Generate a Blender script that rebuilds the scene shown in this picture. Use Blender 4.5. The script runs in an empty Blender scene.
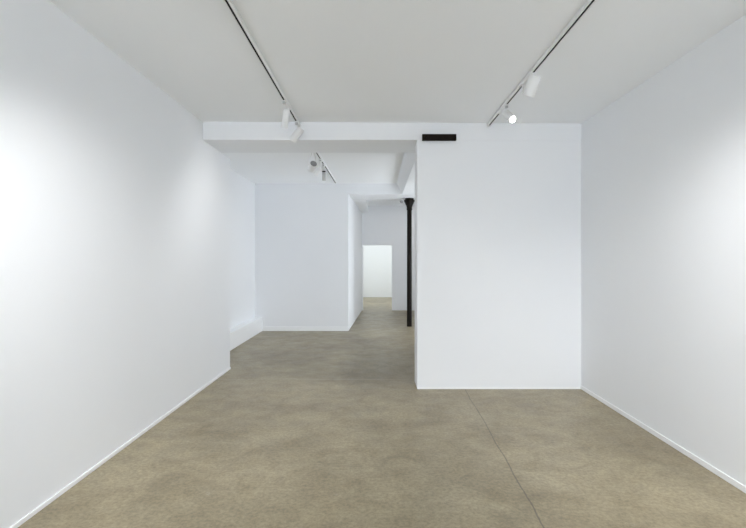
import bpy, bmesh, math
from mathutils import Vector, Matrix

scene = bpy.context.scene
COL = scene.collection

# ------------------------------------------------------------------ camera
cam_data = bpy.data.cameras.new('camera')
cam = bpy.data.objects.new('camera', cam_data)
COL.objects.link(cam)
cam.location = (0, 0, 1.6)
cam.rotation_euler = (math.radians(90), 0, 0)
cam_data.sensor_width = 36
cam_data.lens = 36 * 470 / 746
cam_data.shift_x = -4 / 746
cam_data.shift_y = -4 / 746
cam_data.clip_start = 0.05
scene.camera = cam

# ------------------------------------------------------------------ world
world = bpy.data.worlds.new('sky')
scene.world = world
world.use_nodes = True
bgn = world.node_tree.nodes['Background']
bgn.inputs['Color'].default_value = (0.86, 0.92, 1.0, 1)
bgn.inputs['Strength'].default_value = 6.8

# ------------------------------------------------------------------ daylight, added passage fill and exposure
def area(name, loc, rot, sx, sy, power, color):
    d = bpy.data.lights.new(name, 'AREA')
    d.shape = 'RECTANGLE'
    d.size, d.size_y = sx, sy
    d.energy = power
    d.color = color
    o = bpy.data.objects.new(name, d)
    o.location = loc
    o.rotation_euler = rot
    COL.objects.link(o)
    return o

R90 = math.radians(90)
DAY = (0.90, 0.955, 1.0)
area('shopfront_daylight', (0.0, -5.55, 1.35), (math.radians(68), 0, 0), 3.3, 1.9, 88, DAY)
area('back_bay_daylight', (2.50, 9.75, 1.25), (R90, 0, R90), 1.1, 1.8, 42, DAY)
area('far_room_daylight', (0.1, 16.6, 3.1), (math.radians(62), 0, 0), 2.4, 0.9, 72, (0.95, 1.0, 0.985))
area('passage_fill', (1.75, 13.3, 3.30), (0, 0, 0), 1.2, 2.4, 12, (1.0, 0.985, 0.97))  # unseen fill lamp added to brighten the passage and far wall

scene.view_settings.view_transform = 'Standard'
scene.view_settings.look = 'None'
scene.view_settings.exposure = 0.1
scene.view_settings.gamma = 1.0
scene.view_settings.use_curve_mapping = False
scene.cycles.max_bounces = 16
scene.cycles.diffuse_bounces = 10

# ------------------------------------------------------------------ materials
def new_mat(name):
    m = bpy.data.materials.new(name)
    m.use_nodes = True
    nt = m.node_tree
    return m, nt, nt.nodes['Principled BSDF']

def plaster(name, color, rough=0.65, bump=0.02, var=0.012):
    m, nt, b = new_mat(name)
    tc = nt.nodes.new('ShaderNodeTexCoord')
    n1 = nt.nodes.new('ShaderNodeTexNoise')
    n1.inputs['Scale'].default_value = 1.3
    n1.inputs['Detail'].default_value = 4
    nt.links.new(tc.outputs['Object'], n1.inputs['Vector'])
    mix = nt.nodes.new('ShaderNodeMix')
    mix.data_type = 'RGBA'
    mix.inputs[6].default_value = (*[c * (1 - var) for c in color], 1)
    mix.inputs[7].default_value = (*[min(1, c * (1 + var)) for c in color], 1)
    nt.links.new(n1.outputs['Fac'], mix.inputs[0])
    nt.links.new(mix.outputs[2], b.inputs['Base Color'])
    b.inputs['Roughness'].default_value = rough
    b.inputs['Specular IOR Level'].default_value = 0.3
    n2 = nt.nodes.new('ShaderNodeTexNoise')
    n2.inputs['Scale'].default_value = 60
    n2.inputs['Detail'].default_value = 3
    nt.links.new(tc.outputs['Object'], n2.inputs['Vector'])
    bp = nt.nodes.new('ShaderNodeBump')
    bp.inputs['Strength'].default_value = bump
    bp.inputs['Distance'].default_value = 0.01
    nt.links.new(n2.outputs['Fac'], bp.inputs['Height'])
    nt.links.new(bp.outputs['Normal'], b.inputs['Normal'])
    return m

def simple(name, color, rough=0.5, metal=0.0, noise=0.0, scale=30, spec=0.5):
    m, nt, b = new_mat(name)
    b.inputs['Roughness'].default_value = rough
    b.inputs['Metallic'].default_value = metal
    b.inputs['Specular IOR Level'].default_value = spec
    tc = nt.nodes.new('ShaderNodeTexCoord')
    n = nt.nodes.new('ShaderNodeTexNoise')
    n.inputs['Scale'].default_value = scale
    n.inputs['Detail'].default_value = 5
    nt.links.new(tc.outputs['Object'], n.inputs['Vector'])
    mix = nt.nodes.new('ShaderNodeMix')
    mix.data_type = 'RGBA'
    mix.inputs[6].default_value = (*[c * (1 - noise) for c in color], 1)
    mix.inputs[7].default_value = (*[min(1, c * (1 + noise)) for c in color], 1)
    nt.links.new(n.outputs['Fac'], mix.inputs[0])
    nt.links.new(mix.outputs[2], b.inputs['Base Color'])
    return m

def emissive(name, color, strength):
    m, nt, b = new_mat(name)
    b.inputs['Base Color'].default_value = (0.8, 0.8, 0.8, 1)
    b.inputs['Emission Color'].default_value = (*color, 1)
    b.inputs['Emission Strength'].default_value = strength
    return m

def concrete():
    m, nt, b = new_mat('polished_concrete')
    N, L = nt.nodes.new, nt.links.new
    tc = N('ShaderNodeTexCoord')
    def noise(scale, detail, rough, dist=0.0, sc=(1, 1, 1)):
        mp = N('ShaderNodeMapping')
        mp.inputs['Scale'].default_value = sc
        L(tc.outputs['Object'], mp.inputs['Vector'])
        n = N('ShaderNodeTexNoise')
        n.inputs['Scale'].default_value = scale
        n.inputs['Detail'].default_value = detail
        n.inputs['Roughness'].default_value = rough
        n.inputs['Distortion'].default_value = dist
        L(mp.outputs['Vector'], n.inputs['Vector'])
        return n.outputs['Fac']
    def ramp(fac, stops):
        r = N('ShaderNodeValToRGB')
        els = r.color_ramp.elements
        els[0].position, els[0].color = stops[0][0], (*stops[0][1], 1)
        els[1].position, els[1].color = stops[-1][0], (*stops[-1][1], 1)
        for p, c in stops[1:-1]:
            e = els.new(p)
            e.color = (*c, 1)
        L(fac, r.inputs['Fac'])
        return r.outputs['Color']
    def mixc(mode, fac, a, c):
        x = N('ShaderNodeMix')
        x.data_type = 'RGBA'
        x.blend_type = mode
        if isinstance(fac, (int, float)):
            x.inputs[0].default_value = fac
        else:
            L(fac, x.inputs[0])
        L(a, x.inputs[6])
        L(c, x.inputs[7])
        return x.outputs[2]
    g = lambda v: (v, v, v)
    base = ramp(noise(0.9, 8, 0.62, 0.6), [(0.30, (0.268, 0.219, 0.137)), (0.5, (0.335, 0.280, 0.178)), (0.72, (0.415, 0.353, 0.232))])
    blotch = ramp(noise(3.2, 6, 0.7, 1.2), [(0.35, g(0.80)), (0.55, g(1.0)), (0.75, g(1.15))])
    c = mixc('MULTIPLY', 1.0, base, blotch)
    speck = ramp(noise(38, 5, 0.75), [(0.38, g(0.70)), (0.52, g(1.0)), (0.68, g(1.28))])
    c = mixc('MULTIPLY', 0.8, c, speck)
    streak = ramp(noise(2.4, 7, 0.65, 0.8, (0.35, 1.6, 1)), [(0.40, g(0.90)), (0.60, g(1.0)), (0.7, g(1.08))])
    c = mixc('MULTIPLY', 0.7, c, streak)
    # pale worn flecks
    fl = ramp(noise(9, 9, 0.8, 0.4), [(0.62, g(0)), (0.70, g(1))])
    pale = N('ShaderNodeRGB')
    pale.outputs[0].default_value = (0.47, 0.42, 0.33, 1)
    ff = N('ShaderNodeMath')
    ff.operation = 'MULTIPLY'
    ff.inputs[1].default_value = 0.7
    L(fl, ff.inputs[0])
    c = mixc('MIX', ff.outputs[0], c, pale.outputs[0])
    # darker worn patch leading into the passage, with ragged edges
    geo = N('ShaderNodeSeparateXYZ')
    L(tc.outputs['Object'], geo.inputs[0])
    def edge(sock, centre, half, soft, ns):
        a = N('ShaderNodeMath'); a.operation = 'MULTIPLY_ADD'
        L(ns, a.inputs[0]); a.inputs[1].default_value = 0.5
        L(sock, a.inputs[2])
        s1 = N('ShaderNodeMath'); s1.operation = 'SUBTRACT'
        L(a.outputs[0], s1.inputs[0]); s1.inputs[1].default_value = centre + 0.25
        ab = N('ShaderNodeMath'); ab.operation = 'ABSOLUTE'
        L(s1.outputs[0], ab.inputs[0])
        mr = N('ShaderNodeMapRange'); mr.interpolation_type = 'SMOOTHSTEP'
        L(ab.outputs[0], mr.inputs[0])
        mr.inputs[1].default_value = half - soft
        mr.inputs[2].default_value = half + soft
        mr.inputs[3].default_value = 1.0
        mr.inputs[4].default_value = 0.0
        return mr.outputs[0]
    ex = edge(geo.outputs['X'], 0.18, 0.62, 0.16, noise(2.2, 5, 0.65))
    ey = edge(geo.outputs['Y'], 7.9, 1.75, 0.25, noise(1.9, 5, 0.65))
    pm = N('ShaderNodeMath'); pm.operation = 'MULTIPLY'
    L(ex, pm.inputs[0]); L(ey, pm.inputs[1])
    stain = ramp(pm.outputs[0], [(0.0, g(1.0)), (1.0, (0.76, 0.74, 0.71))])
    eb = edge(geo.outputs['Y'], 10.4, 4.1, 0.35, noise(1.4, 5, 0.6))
    back_floor = ramp(eb, [(0.0, g(1.0)), (1.0, (0.80, 0.80, 0.78))])  # whole floor behind the cross beam toned darker
    c = mixc('MULTIPLY', 1.0, c, back_floor)
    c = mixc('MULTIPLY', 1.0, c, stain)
    # two small dark spots at the foot of the passage wall
    for px, py, rad in ((-0.52, 12.6, 0.16), (-0.57, 11.75, 0.11)):
        vd = N('ShaderNodeVectorMath'); vd.operation = 'DISTANCE'
        L(tc.outputs['Object'], vd.inputs[0])
        vd.inputs[1].default_value = (px, py, 0)
        sp = ramp(vd.outputs['Value'], [(rad * 0.5, (0.55, 0.55, 0.56)), (rad, g(1.0))])
        c = mixc('MULTIPLY', 1.0, c, sp)
    # saw-cut joint running away from the viewer, slightly wandering
    sep = N('ShaderNodeSeparateXYZ')
    L(tc.outputs['Object'], sep.inputs[0])
    wob = N('ShaderNodeMath'); wob.operation = 'MULTIPLY_ADD'
    L(noise(1.6, 4, 0.6), wob.inputs[0])
    wob.inputs[1].default_value = 0.05
    L(sep.outputs['X'], wob.inputs[2])
    slope = N('ShaderNodeMath'); slope.operation = 'MULTIPLY_ADD'
    L(sep.outputs['Y'], slope.inputs[0])
    slope.inputs[1].default_value = -0.03
    L(wob.outputs[0], slope.inputs[2])
    cmpn = N('ShaderNodeMath'); cmpn.operation = 'COMPARE'
    L(slope.outputs[0], cmpn.inputs[0])
    cmpn.inputs[1].default_value = 0.94
    cmpn.inputs[2].default_value = 0.0055
    # second pour edge across the room
    wob2 = N('ShaderNodeMath'); wob2.operation = 'MULTIPLY_ADD'
    L(noise(1.1, 3, 0.6), wob2.inputs[0])
    wob2.inputs[1].default_value = 0.08
    L(sep.outputs['Y'], wob2.inputs[2])
    cm2 = N('ShaderNodeMath'); cm2.operation = 'COMPARE'
    L(wob2.outputs[0], cm2.inputs[0])
    cm2.inputs[1].default_value = 6.35
    cm2.inputs[2].default_value = 0.012
    dark = N('ShaderNodeRGB')
    dark.outputs[0].default_value = (0.085, 0.072, 0.055, 1)
    jf = N('ShaderNodeMath'); jf.operation = 'MULTIPLY'; jf.inputs[1].default_value = 0.62
    L(cmpn.outputs[0], jf.inputs[0])
    c = mixc('MIX', jf.outputs[0], c, dark.outputs[0])
    pf = N('ShaderNodeMath'); pf.operation = 'MULTIPLY'; pf.inputs[1].default_value = 0.3
    L(cm2.outputs[0], pf.inputs[0])
    c = mixc('MIX', pf.outputs[0], c, pale.outputs[0])
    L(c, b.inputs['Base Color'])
    rr = ramp(noise(4, 6, 0.7), [(0.3, g(0.30)), (0.7, g(0.46))])
    L(rr, b.inputs['Roughness'])
    b.inputs['Specular IOR Level'].default_value = 0.45
    bp = N('ShaderNodeBump')
    bp.inputs['Strength'].default_value = 0.06
    bp.inputs['Distance'].default_value = 0.01
    L(noise(25, 6, 0.7), bp.inputs['Height'])
    L(bp.outputs['Normal'], b.inputs['Normal'])
    return m

M_WALL = plaster('white_wall_paint', (0.846, 0.861, 0.884))
M_CEIL = plaster('white_ceiling_paint', (0.925, 0.942, 0.96), 0.8, 0.03)
M_TRIM = plaster('white_gloss_trim', (0.90, 0.91, 0.925), 0.4, 0.005)
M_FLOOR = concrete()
M_FIX = simple('white_powder_coat', (0.84, 0.845, 0.85), 0.35, 0, 0.01)
M_GREY = simple('grey_plastic', (0.30, 0.30, 0.30), 0.5, 0, 0.04)
M_SILVER = simple('pale_grey_metal', (0.5, 0.505, 0.51), 0.4, 0, 0.02)
M_SLOT = simple('black_slot', (0.012, 0.012, 0.014), 0.6, 0, 0.05, 30, 0.1)
M_IRON = simple('black_iron_paint', (0.008, 0.0055, 0.004), 0.5, 0, 0.4, 14, 0.12)
M_WOOD = simple('blackened_timber', (0.012, 0.008, 0.005), 0.6, 0, 0.5, 22, 0.1)
M_LENS = emissive('lit_lens', (1.0, 0.98, 0.95), 14)
M_DIM = emissive('lamp_lens', (1.0, 0.97, 0.93), 3)

# ------------------------------------------------------------------ helpers
def box(bm, x0, x1, y0, y1, z0, z1):
    vs = [bm.verts.new((x, y, z)) for x in (x0, x1) for y in (y0, y1) for z in (z0, z1)]
    for f in ((0, 1, 3, 2), (4, 6, 7, 5), (0, 4, 5, 1), (2, 3, 7, 6), (0, 2, 6, 4), (1, 5, 7, 3)):
        bm.faces.new([vs[i] for i in f])

def prism(bm, poly, z0, z1):
    lo = [bm.verts.new((x, y, z0)) for x, y in poly]
    hi = [bm.verts.new((x, y, z1)) for x, y in poly]
    n = len(poly)
    bm.faces.new(lo)
    bm.faces.new(hi)
    for i in range(n):
        bm.faces.new((lo[i], lo[(i + 1) % n], hi[(i + 1) % n], hi[i]))

def extrude_profile(bm, pts0, pts1):
    a = [bm.verts.new(p) for p in pts0]
    b = [bm.verts.new(p) for p in pts1]
    n = len(a)
    bm.faces.new(a)
    bm.faces.new(b)
    for i in range(n):
        bm.faces.new((a[i], a[(i + 1) % n], b[(i + 1) % n], b[i]))

def frame(d):
    d = Vector(d).normalized()
    up = Vector((0, 0, 1)) if abs(d.z) < 0.95 else Vector((0, 1, 0))
    u = d.cross(up).normalized()
    return d, u, u.cross(d).normalized()

def lathe(bm, origin, d, prof, n=32, closed=True):
    """prof: (distance along d, radius) pairs."""
    d, u, v = frame(d)
    o = Vector(origin)
    rings = []
    for t, r in prof:
        if r < 1e-6:
            rings.append([bm.verts.new(o + d * t)])
        else:
            rings.append([bm.verts.new(o + d * t + (u * math.cos(2 * math.pi * k / n) + v * math.sin(2 * math.pi * k / n)) * r) for k in range(n)])
    for a, b in zip(rings, rings[1:]):
        for k in range(n):
            k2 = (k + 1) % n
            if len(a) == 1 and len(b) == 1:
                continue
            if len(a) == 1:
                bm.faces.new((a[0], b[k], b[k2]))
            elif len(b) == 1:
                bm.faces.new((a[k], a[k2], b[0]))
            else:
                bm.faces.new((a[k], a[k2], b[k2], b[k]))
    if closed:
        for r in (rings[0], rings[-1]):
            if len(r) > 2:
                bm.faces.new(r)

def rod(bm, p, q, r, n=16):
    p, q = Vector(p), Vector(q)
    lathe(bm, p, q - p, [(0, r), ((q - p).length, r)], n)

def obj(name, bm, mat, parent=None, smooth=False, bevel=0.0):
    bmesh.ops.recalc_face_normals(bm, faces=bm.faces[:])
    if bevel:
        es = [e for e in bm.edges if len(e.link_faces) == 2 and e.calc_face_angle(0) > 0.6]
        bmesh.ops.bevel(bm, geom=es, offset=bevel, segments=2, profile=0.5, affect='EDGES')
    me = bpy.data.meshes.new(name)
    bm.to_mesh(me)
    bm.free()
    me.materials.append(mat)
    if smooth:
        for p in me.polygons:
            p.use_smooth = True
        me.set_sharp_from_angle(angle=math.radians(35))
    o = bpy.data.objects.new(name, me)
    COL.objects.link(o)
    if parent is not None:
        o.parent = parent
        bpy.context.view_layer.update()
        o.matrix_parent_inverse = parent.matrix_world.inverted()
    return o

def struct(name, bm, mat, bevel=0.0, parent=None):
    o = obj(name, bm, mat, parent, bevel=bevel)
    if parent is None:
        o['kind'] = 'structure'
    return o

def sbox(name, mat, *dims, bevel=0.0):
    bm = bmesh.new()
    box(bm, *dims)
    return struct(name, bm, mat, bevel)

def tag(o, label, cat, group=None):
    o['label'] = label
    o['category'] = cat
    if group:
        o['group'] = group
    return o

def thing(name, label, cat, loc, group=None):
    o = bpy.data.objects.new(name, None)
    o.empty_display_size = 0.05
    o.location = loc
    COL.objects.link(o)
    bpy.context.view_layer.update()
    return tag(o, label, cat, group)

# ------------------------------------------------------------------ levels (metres)
XL, XR = -2.158, 2.536        # left lining wall, right wall
XREC = -2.75                  # deeper wall of the left recess
YP = 5.83                     # partition and front of the cross beam
YBEAM = 6.53
YLEND = 6.90                  # end of the left lining wall
YB = 10.60                    # back wall
YLINT = 11.70
YFAR = 14.90                  # far wall with the doorway
YROOM = 20.20
ZS = 3.09                     # beam soffits
ZC = 3.325                    # back ceiling
YF = -5.60                    # shopfront

# ------------------------------------------------------------------ structure
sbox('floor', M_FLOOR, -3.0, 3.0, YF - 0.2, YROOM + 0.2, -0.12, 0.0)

# ceiling: front bay slightly out of level in the far left corner, level behind
bm = bmesh.new()
extrude_profile(bm, [(XL - 0.75, YF - 0.2, 3.283), (XR + 0.2, YF - 0.2, 3.292), (XR + 0.2, YF - 0.2, 3.55), (XL - 0.75, YF - 0.2, 3.55)],
                [(XL - 0.75, YP + 0.02, 3.318), (XR + 0.2, YP + 0.02, 3.292), (XR + 0.2, YP + 0.02, 3.55), (XL - 0.75, YP + 0.02, 3.55)])
box(bm, -2.95, XR + 0.2, YP + 0.02, YROOM + 0.2, ZC, 3.55)
struct('ceiling', bm, M_CEIL)

# left lining wall: full height in the front bay, lower where it passes under the beam
bm = bmesh.new()
extrude_profile(bm, [(XL, YF, 0), (XL, YLEND, 0), (XL, YLEND, ZS), (XL, YP, ZS), (XL, YP, 3.318), (XL, YF, 3.283)],
                [(-2.95, YF, 0), (-2.95, YLEND, 0), (-2.95, YLEND, ZS), (-2.95, YP, ZS), (-2.95, YP, 3.318), (-2.95, YF, 3.283)])
struct('wall_left', bm, M_WALL)
sbox('wall_left_recess', M_WALL, -2.95, XREC, YLEND, YB, 0, ZC)

# back wall block whose flank lines the passage
bm = bmesh.new()
prism(bm, [(-2.95, YB), (-0.643, YB), (-0.475, YFAR), (-2.95, YFAR)], 0, ZC)
struct('wall_back', bm, M_WALL)

# right wall, with a window opening in the hidden bay behind the partition
bm = bmesh.new()
box(bm, XR, XR + 0.2, YF, 9.15, 0, ZC)
box(bm, XR, XR + 0.2, 10.35, YFAR, 0, ZC)
box(bm, XR, XR + 0.2, 9.15, 10.35, 0, 0.35)
box(bm, XR, XR + 0.2, 9.15, 10.35, 2.15, ZC)
struct('wall_right', bm, M_WALL)

bm = bmesh.new()
box(bm, 0.496, XR, YP, 6.20, 0, ZS)
struct('wall_partition', bm, M_WALL, bevel=0.006)

# far wall with doorway
bm = bmesh.new()
box(bm, -0.475, -0.444, YFAR, YFAR + 0.2, 0, 2.07)
box(bm, 0.476, XR + 0.2, YFAR, YFAR + 0.2, 0, 2.07)
box(bm, -2.95, XR + 0.2, YFAR, YFAR + 0.2, 2.07, ZC)
box(bm, -2.95, -0.475, YFAR, YFAR + 0.2, 0, 2.07)
struct('wall_far', bm, M_WALL)

# the room beyond the doorway
sbox('wall_far_room_back', M_WALL, -2.95, XR + 0.2, YROOM, YROOM + 0.2, 0, ZC)
sbox('wall_far_room_left', M_WALL, -2.95, -1.6, YFAR + 0.2, YROOM, 0, ZC)
sbox('wall_far_room_right', M_WALL, 1.7, XR + 0.2, YFAR + 0.2, YROOM, 0, ZC)

# shopfront wall behind the viewer
bm = bmesh.new()
box(bm, -2.95, -1.8, YF - 0.2, YF, 0, 3.28)
box(bm, 2.2, XR + 0.2, YF - 0.2, YF, 0, 3.28)
box(bm, -1.8, 2.2, YF - 0.2, YF, 0, 0.4)
box(bm, -1.8, 2.2, YF - 0.2, YF, 2.5, 3.28)
struct('wall_front', bm, M_WALL)
bm = bmesh.new()
for x0, x1 in ((-1.8, -1.74), (0.17, 0.23), (2.14, 2.2)):
    box(bm, x0, x1, YF - 0.15, YF - 0.08, 0.4, 2.5)
box(bm, -1.74, 2.14, YF - 0.15, YF - 0.08, 0.4, 0.46)
box(bm, -1.74, 2.14, YF - 0.15, YF - 0.08, 2.44, 2.5)
struct('window_1', bm, M_TRIM)
bm = bmesh.new()
for y0, y1 in ((9.15, 9.21), (10.29, 10.35)):
    box(bm, XR + 0.07, XR + 0.14, y0, y1, 0.35, 2.15)
box(bm, XR + 0.07, XR + 0.14, 9.21, 10.29, 0.35, 0.41)
box(bm, XR + 0.07, XR + 0.14, 9.21, 10.29, 2.09, 2.15)
struct('window_2', bm, M_TRIM)

# beams
sbox('cross_beam', M_WALL, XREC, XR, YP + 0.001, YBEAM, ZS, 3.34)
sbox('passage_lintel', M_WALL, -0.643, XR, YB, YLINT, 3.085, ZC)
bm = bmesh.new()
extrude_profile(bm, [(0.44, YBEAM, ZC), (0.57, YBEAM, ZS), (1.0, YBEAM, ZS), (1.0, YBEAM, ZC)],
                [(0.44, YB, ZC), (0.57, YB, ZS), (1.0, YB, ZS), (1.0, YB, ZC)])
struct('spine_beam', bm, M_WALL)
bm = bmesh.new()
prism(bm, [(-0.60, YLINT), (-0.285, YLINT), (-0.285, YFAR), (-0.475, YFAR)], 3.1, ZC)
struct('passage_ceiling', bm, M_CEIL)

# skirtings
sbox('baseboard_left', M_TRIM, XL, XL + 0.012, YF, YLEND - 0.004, 0, 0.032, bevel=0.003)
sbox('baseboard_right', M_TRIM, XR - 0.012, XR, YF, YP, 0, 0.045, bevel=0.003)
sbox('baseboard_back', M_TRIM, XREC + 0.17, -0.643, YB - 0.014, YB, 0, 0.10, bevel=0.003)
sbox('baseboard_partition', M_TRIM, 0.50, XR - 0.012, YP - 0.008, YP, 0, 0.022, bevel=0.002)

# ------------------------------------------------------------------ things
bm = bmesh.new()
box(bm, XREC, XREC + 0.17, YLEND, YB - 0.0, 0, 0.315)
o = obj('boxed_ledge', bm, M_TRIM, bevel=0.006)
tag(o, 'low white boxed ledge running along the foot of the recessed wall', 'ledge')

# iron column
t = thing('iron_column', 'slender black iron column with flared capital in the passage', 'column', (0.78, 11.33, 0))
t['kind'] = 'thing'
bm = bmesh.new()
lathe(bm, (0.78, 11.33, 0), (0, 0, 1), [(0, 0.060), (2.80, 0.056)], 32)
obj('shaft', bm, M_IRON, t, smooth=True)
bm = bmesh.new()
lathe(bm, (0.78, 11.33, 2.80), (0, 0, 1), [(0, 0.058), (0.01, 0.066), (0.04, 0.066), (0.055, 0.062), (0.10, 0.074), (0.17, 0.104), (0.215, 0.128), (0.25, 0.130), (0.252, 0.105), (0.285, 0.105)], 8)
obj('capital', bm, M_IRON, t)
# beam end over the partition
t = thing('timber_beam_end', 'dark brown timber beam end above the left corner of the white partition', 'beam end', (0.77, 5.80, 3.075))
bm = bmesh.new()
box(bm, 0.558, 0.978, 5.785, YP, 3.075, 3.152)
obj('block', bm, M_WOOD, t, bevel=0.004)
for x in (0.60, 0.94):
    bm = bmesh.new()
    lathe(bm, (x, 5.785, 3.112), (0, -1, 0), [(0, 0.012), (0.006, 0.011), (0.009, 0.006), (0.009, 0)], 12)
    obj('bolt', bm, M_IRON, t, smooth=True)

# small sensor below the lintel
t = thing('ceiling_sensor', 'tiny grey round sensor hanging beside the black column capital', 'sensor', (0.59, 11.35, 3.085))
bm = bmesh.new()
lathe(bm, (0.59, 11.35, 3.085), (0, 0, -1), [(0, 0.028), (0.012, 0.028), (0.014, 0.012), (0.05, 0.012)], 20)
obj('mount', bm, M_FIX, t, smooth=True)
bm = bmesh.new()
lathe(bm, (0.59, 11.35, 3.085), (0, 0, -1), [(0.045, 0.02), (0.055, 0.040), (0.080, 0.042), (0.105, 0.028), (0.112, 0)], 20)
obj('dome', bm, M_GREY, t, smooth=True)

# ---- tracks
TRK_H, TRK_W = 0.034, 0.036
def track(x0, y0, x1, y1, zb, ztop, label):
    t = thing('lighting_track', label, 'lighting track', ((x0 + x1) / 2, (y0 + y1) / 2, zb), 'white lighting tracks on the ceiling')
    w, s = TRK_W / 2, 0.0085
    def prof(x, y):
        return [(x - w, y, ztop), (x - w, y, zb), (x - s, y, zb), (x - s, y, zb + 0.02), (x + s, y, zb + 0.02), (x + s, y, zb), (x + w, y, zb), (x + w, y, ztop)]
    bm = bmesh.new()
    extrude_profile(bm, prof(x0, y0), prof(x1, y1))
    obj('rail', bm, M_FIX, t)
    bm = bmesh.new()
    q = lambda x, y: [(x - s, y, zb + 0.003), (x + s, y, zb + 0.003), (x + s, y, zb + 0.02), (x - s, y, zb + 0.02)]
    extrude_profile(bm, q(x0, y0 + 0.01), q(x1, y1 - 0.01))
    obj('slot', bm, M_SLOT, t)
    for x, y, sg in ((x0, y0, -1), (x1, y1, 1)):
        bm = bmesh.new()
        box(bm, x - w - 0.001, x + w + 0.001, min(y, y - sg * 0.035), max(y, y - sg * 0.035), zb - 0.0015, ztop)
        obj('end_cap', bm, M_FIX, t, bevel=0.002)
    return t

ZT = 3.258
XTL, XTR = -0.966, 1.384
track(XTL, 1.6, XTL, 5.825, ZT, 3.288, 'white track with two spotlights, on the front ceiling towards the left wall')
track(XTR, 1.6, XTR, 5.825, ZT, 3.288, 'white track on the front ceiling above the white partition, towards the right wall')
ZT2 = 3.291
track(-0.965, 6.75, -0.912, 10.4, ZT2, ZC, 'white track on the ceiling behind the cross beam, ending at the back wall')

# ---- spotlights
def spotlight(label, x, y, zb, pivot, aim, length, r, lit=True, alen=0.30, stem_y=None, power=0, angle=60, knob=-1, body_mat=M_FIX, cap_mat=None, group='cylinder track spotlights', yoke=False, lever=0.022, lever_mat=None, collar=False):
    t = thing('track_spotlight', label, 'spotlight', (x, y, zb), group)
    a = Vector(aim).normalized()
    P = Vector(pivot)
    w = TRK_W / 2 - 0.002
    bm = bmesh.new()
    box(bm, x - w, x + w, y - alen / 2, y + alen / 2, zb - 0.012, zb - 0.0004)
    ad = obj('adapter', bm, M_FIX, t, bevel=0.002)
    bm = bmesh.new()
    ky = y + knob * (alen / 2 - 0.02)
    box(bm, x - 0.014, x + 0.014, ky - 0.018, ky + 0.018, zb - 0.012 - lever, zb - 0.012)
    obj('lock_lever', bm, lever_mat or M_SILVER, ad, bevel=0.003)
    sy = y if stem_y is None else stem_y
    bm = bmesh.new()
    rod(bm, (x, sy, zb - 0.012), (x, sy, zb - 0.032), 0.016)
    C0 = P + a * (length * 0.30)
    if yoke:
        d, u, v = frame(a)
        for sgn in (-1, 1):
            rod(bm, (x, sy, zb - 0.028), C0 + u * sgn * (r + 0.006), 0.007, 10)
            rod(bm, C0 + u * sgn * (r - 0.004), C0 + u * sgn * (r + 0.012), 0.012, 12)
    else:
        rod(bm, (x, sy, zb - 0.026), P + a * 0.02, 0.010, 12)
    obj('bracket', bm, M_FIX, t, smooth=True)
    if collar:
        bm = bmesh.new()
        if yoke:
            lathe(bm, (x - 0.045, sy + 0.02, zb - 0.035), (-0.3, -0.9, -0.2), [(0, 0.024), (0.03, 0.024), (0.034, 0.018)], 20)
        else:
            lathe(bm, P - a * 0.022, a, [(0, r * 0.8), (0.002, r * 1.05), (0.019, r * 1.05)], 24)
        obj('swivel_knob', bm, M_SLOT, t, smooth=True)
    # body: closed rear, recessed front
    bm = bmesh.new()
    lathe(bm, P, a, [(0, 0), (0, r * 0.90), (0.004, r * 0.97), (0.010, r), (length - 0.003, r), (length, r * 0.97), (length, r * 0.90),
                     (length - 0.018, r * 0.84), (length - 0.022, 0)], 36, closed=False)
    bd = obj('body', bm, body_mat, t, smooth=True)
    bm = bmesh.new()
    lathe(bm, P, a, [(-0.004, 0), (-0.004, r * 0.80), (-0.0002, r * 0.84)], 36, closed=False)
    obj('rear_cap', bm, cap_mat or M_FIX, bd, smooth=True)
    bm = bmesh.new()
    lathe(bm, P, a, [(length - 0.0215, r * 0.82), (length - 0.012, r * 0.80), (length - 0.008, r * 0.5), (length - 0.007, 0)], 36, closed=False)
    obj('lens', bm, M_LENS if lit else M_DIM, bd, smooth=True)
    if power:
        d = bpy.data.lights.new('spotlight_lamp', 'SPOT')
        d.energy = power
        d.color = (1.0, 1.0, 1.0)
        d.spot_size = math.radians(angle)
        d.spot_blend = 1.0
        d.shadow_soft_size = r * 0.8
        lo = bpy.data.objects.new('spotlight_lamp', d)
        COL.objects.link(lo)
        lo.matrix_world = Matrix.Translation(P + a * (length + 0.01)) @ a.to_track_quat('-Z', 'Y').to_matrix().to_4x4()
        lo.parent = t
        lo.matrix_parent_inverse = t.matrix_world.inverted()
    return t

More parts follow.
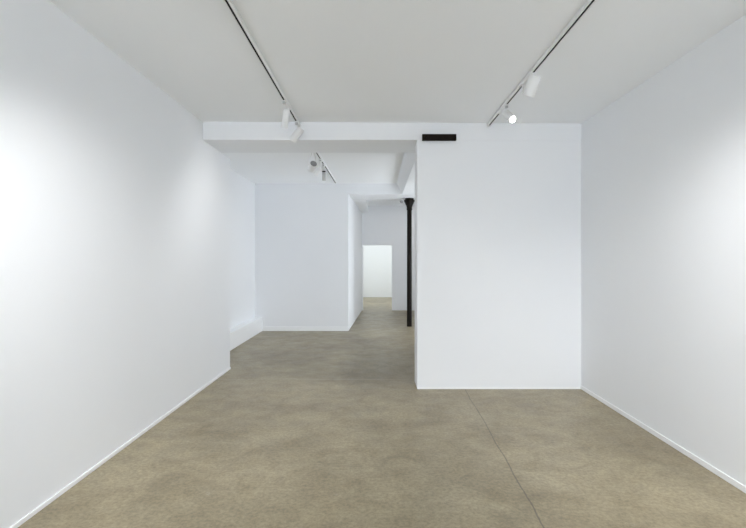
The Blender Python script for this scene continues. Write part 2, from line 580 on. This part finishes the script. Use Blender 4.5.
spotlight('slim white spotlight hanging almost straight down, midway along the track nearer the left wall',
          XTL, 5.02, ZT, (-0.978, 5.10, 3.225), (-0.22, 0.34, -0.91), 0.19, 0.036, angle=125, power=22, stem_y=5.10)
spotlight('bright white cylinder spotlight tilted down left at its track end by the cross beam',
          XTL, 5.69, ZT, (-0.93, 5.74, 3.205), (-0.62, 0.18, -0.76), 0.185, 0.046, alen=0.16, angle=120, power=16)
spotlight('glowing spotlight turned to face the viewer, its round lens shining white',
          XTR, 5.15, ZT, (1.390, 5.10, 3.20), (0.22, -0.75, -0.62), 0.19, 0.040, power=26, stem_y=5.10, knob=-1)
spotlight('broad pale spotlight hanging in front of the glowing one, on the same ceiling track',
          XTR, 4.30, ZT, (1.40, 4.16, 3.225), (-0.22, 0.42, -0.88), 0.17, 0.055, angle=80, power=18, knob=1, stem_y=4.17, lever=0.06, lever_mat=M_FIX)
spotlight('white yoke spotlight turned away, showing its round grey rear cap, behind the cross beam',
          -0.962, 7.05, ZT2, (-0.96, 7.12, 3.06), (-0.38, 0.82, -0.42), 0.15, 0.060, angle=80, power=12, alen=0.2, yoke=True, cap_mat=M_GREY, collar=True)
spotlight('small bright white spotlight tilted left, second along the track behind the cross beam',
          -0.949, 7.95, ZT2, (-0.965, 7.95, 3.15), (-0.60, 0.1, -0.79), 0.13, 0.042, angle=110, power=26, alen=0.2)
spotlight('thin grey spotlight pointing straight down, third along the track behind the cross beam',
          -0.943, 8.35, ZT2, (-0.943, 8.35, 3.16), (0, 0.08, -1), 0.15, 0.030, power=15, alen=0.2, body_mat=M_SILVER, cap_mat=M_SLOT, collar=True)

# unseen spotlights added above the viewer to light the side walls
for x, y, aim, p, ang in ((XTL, 2.05, (-0.10, 0.50, -0.86), 40, 120), (XTL, 1.30, (-0.22, 0.70, -0.68), 165, 78),
                          (XTR, 2.05, (0.06, 0.46, -0.88), 34, 120), (XTR, 1.30, (0.30, 0.62, -0.70), 195, 78)):
    spotlight('added white cylinder spotlight, unseen above the viewer, lighting the side walls', x, y, ZT, (x, y, 3.20), aim, 0.19, 0.045,
              power=p, angle=ang, group='added spotlights above the viewer')
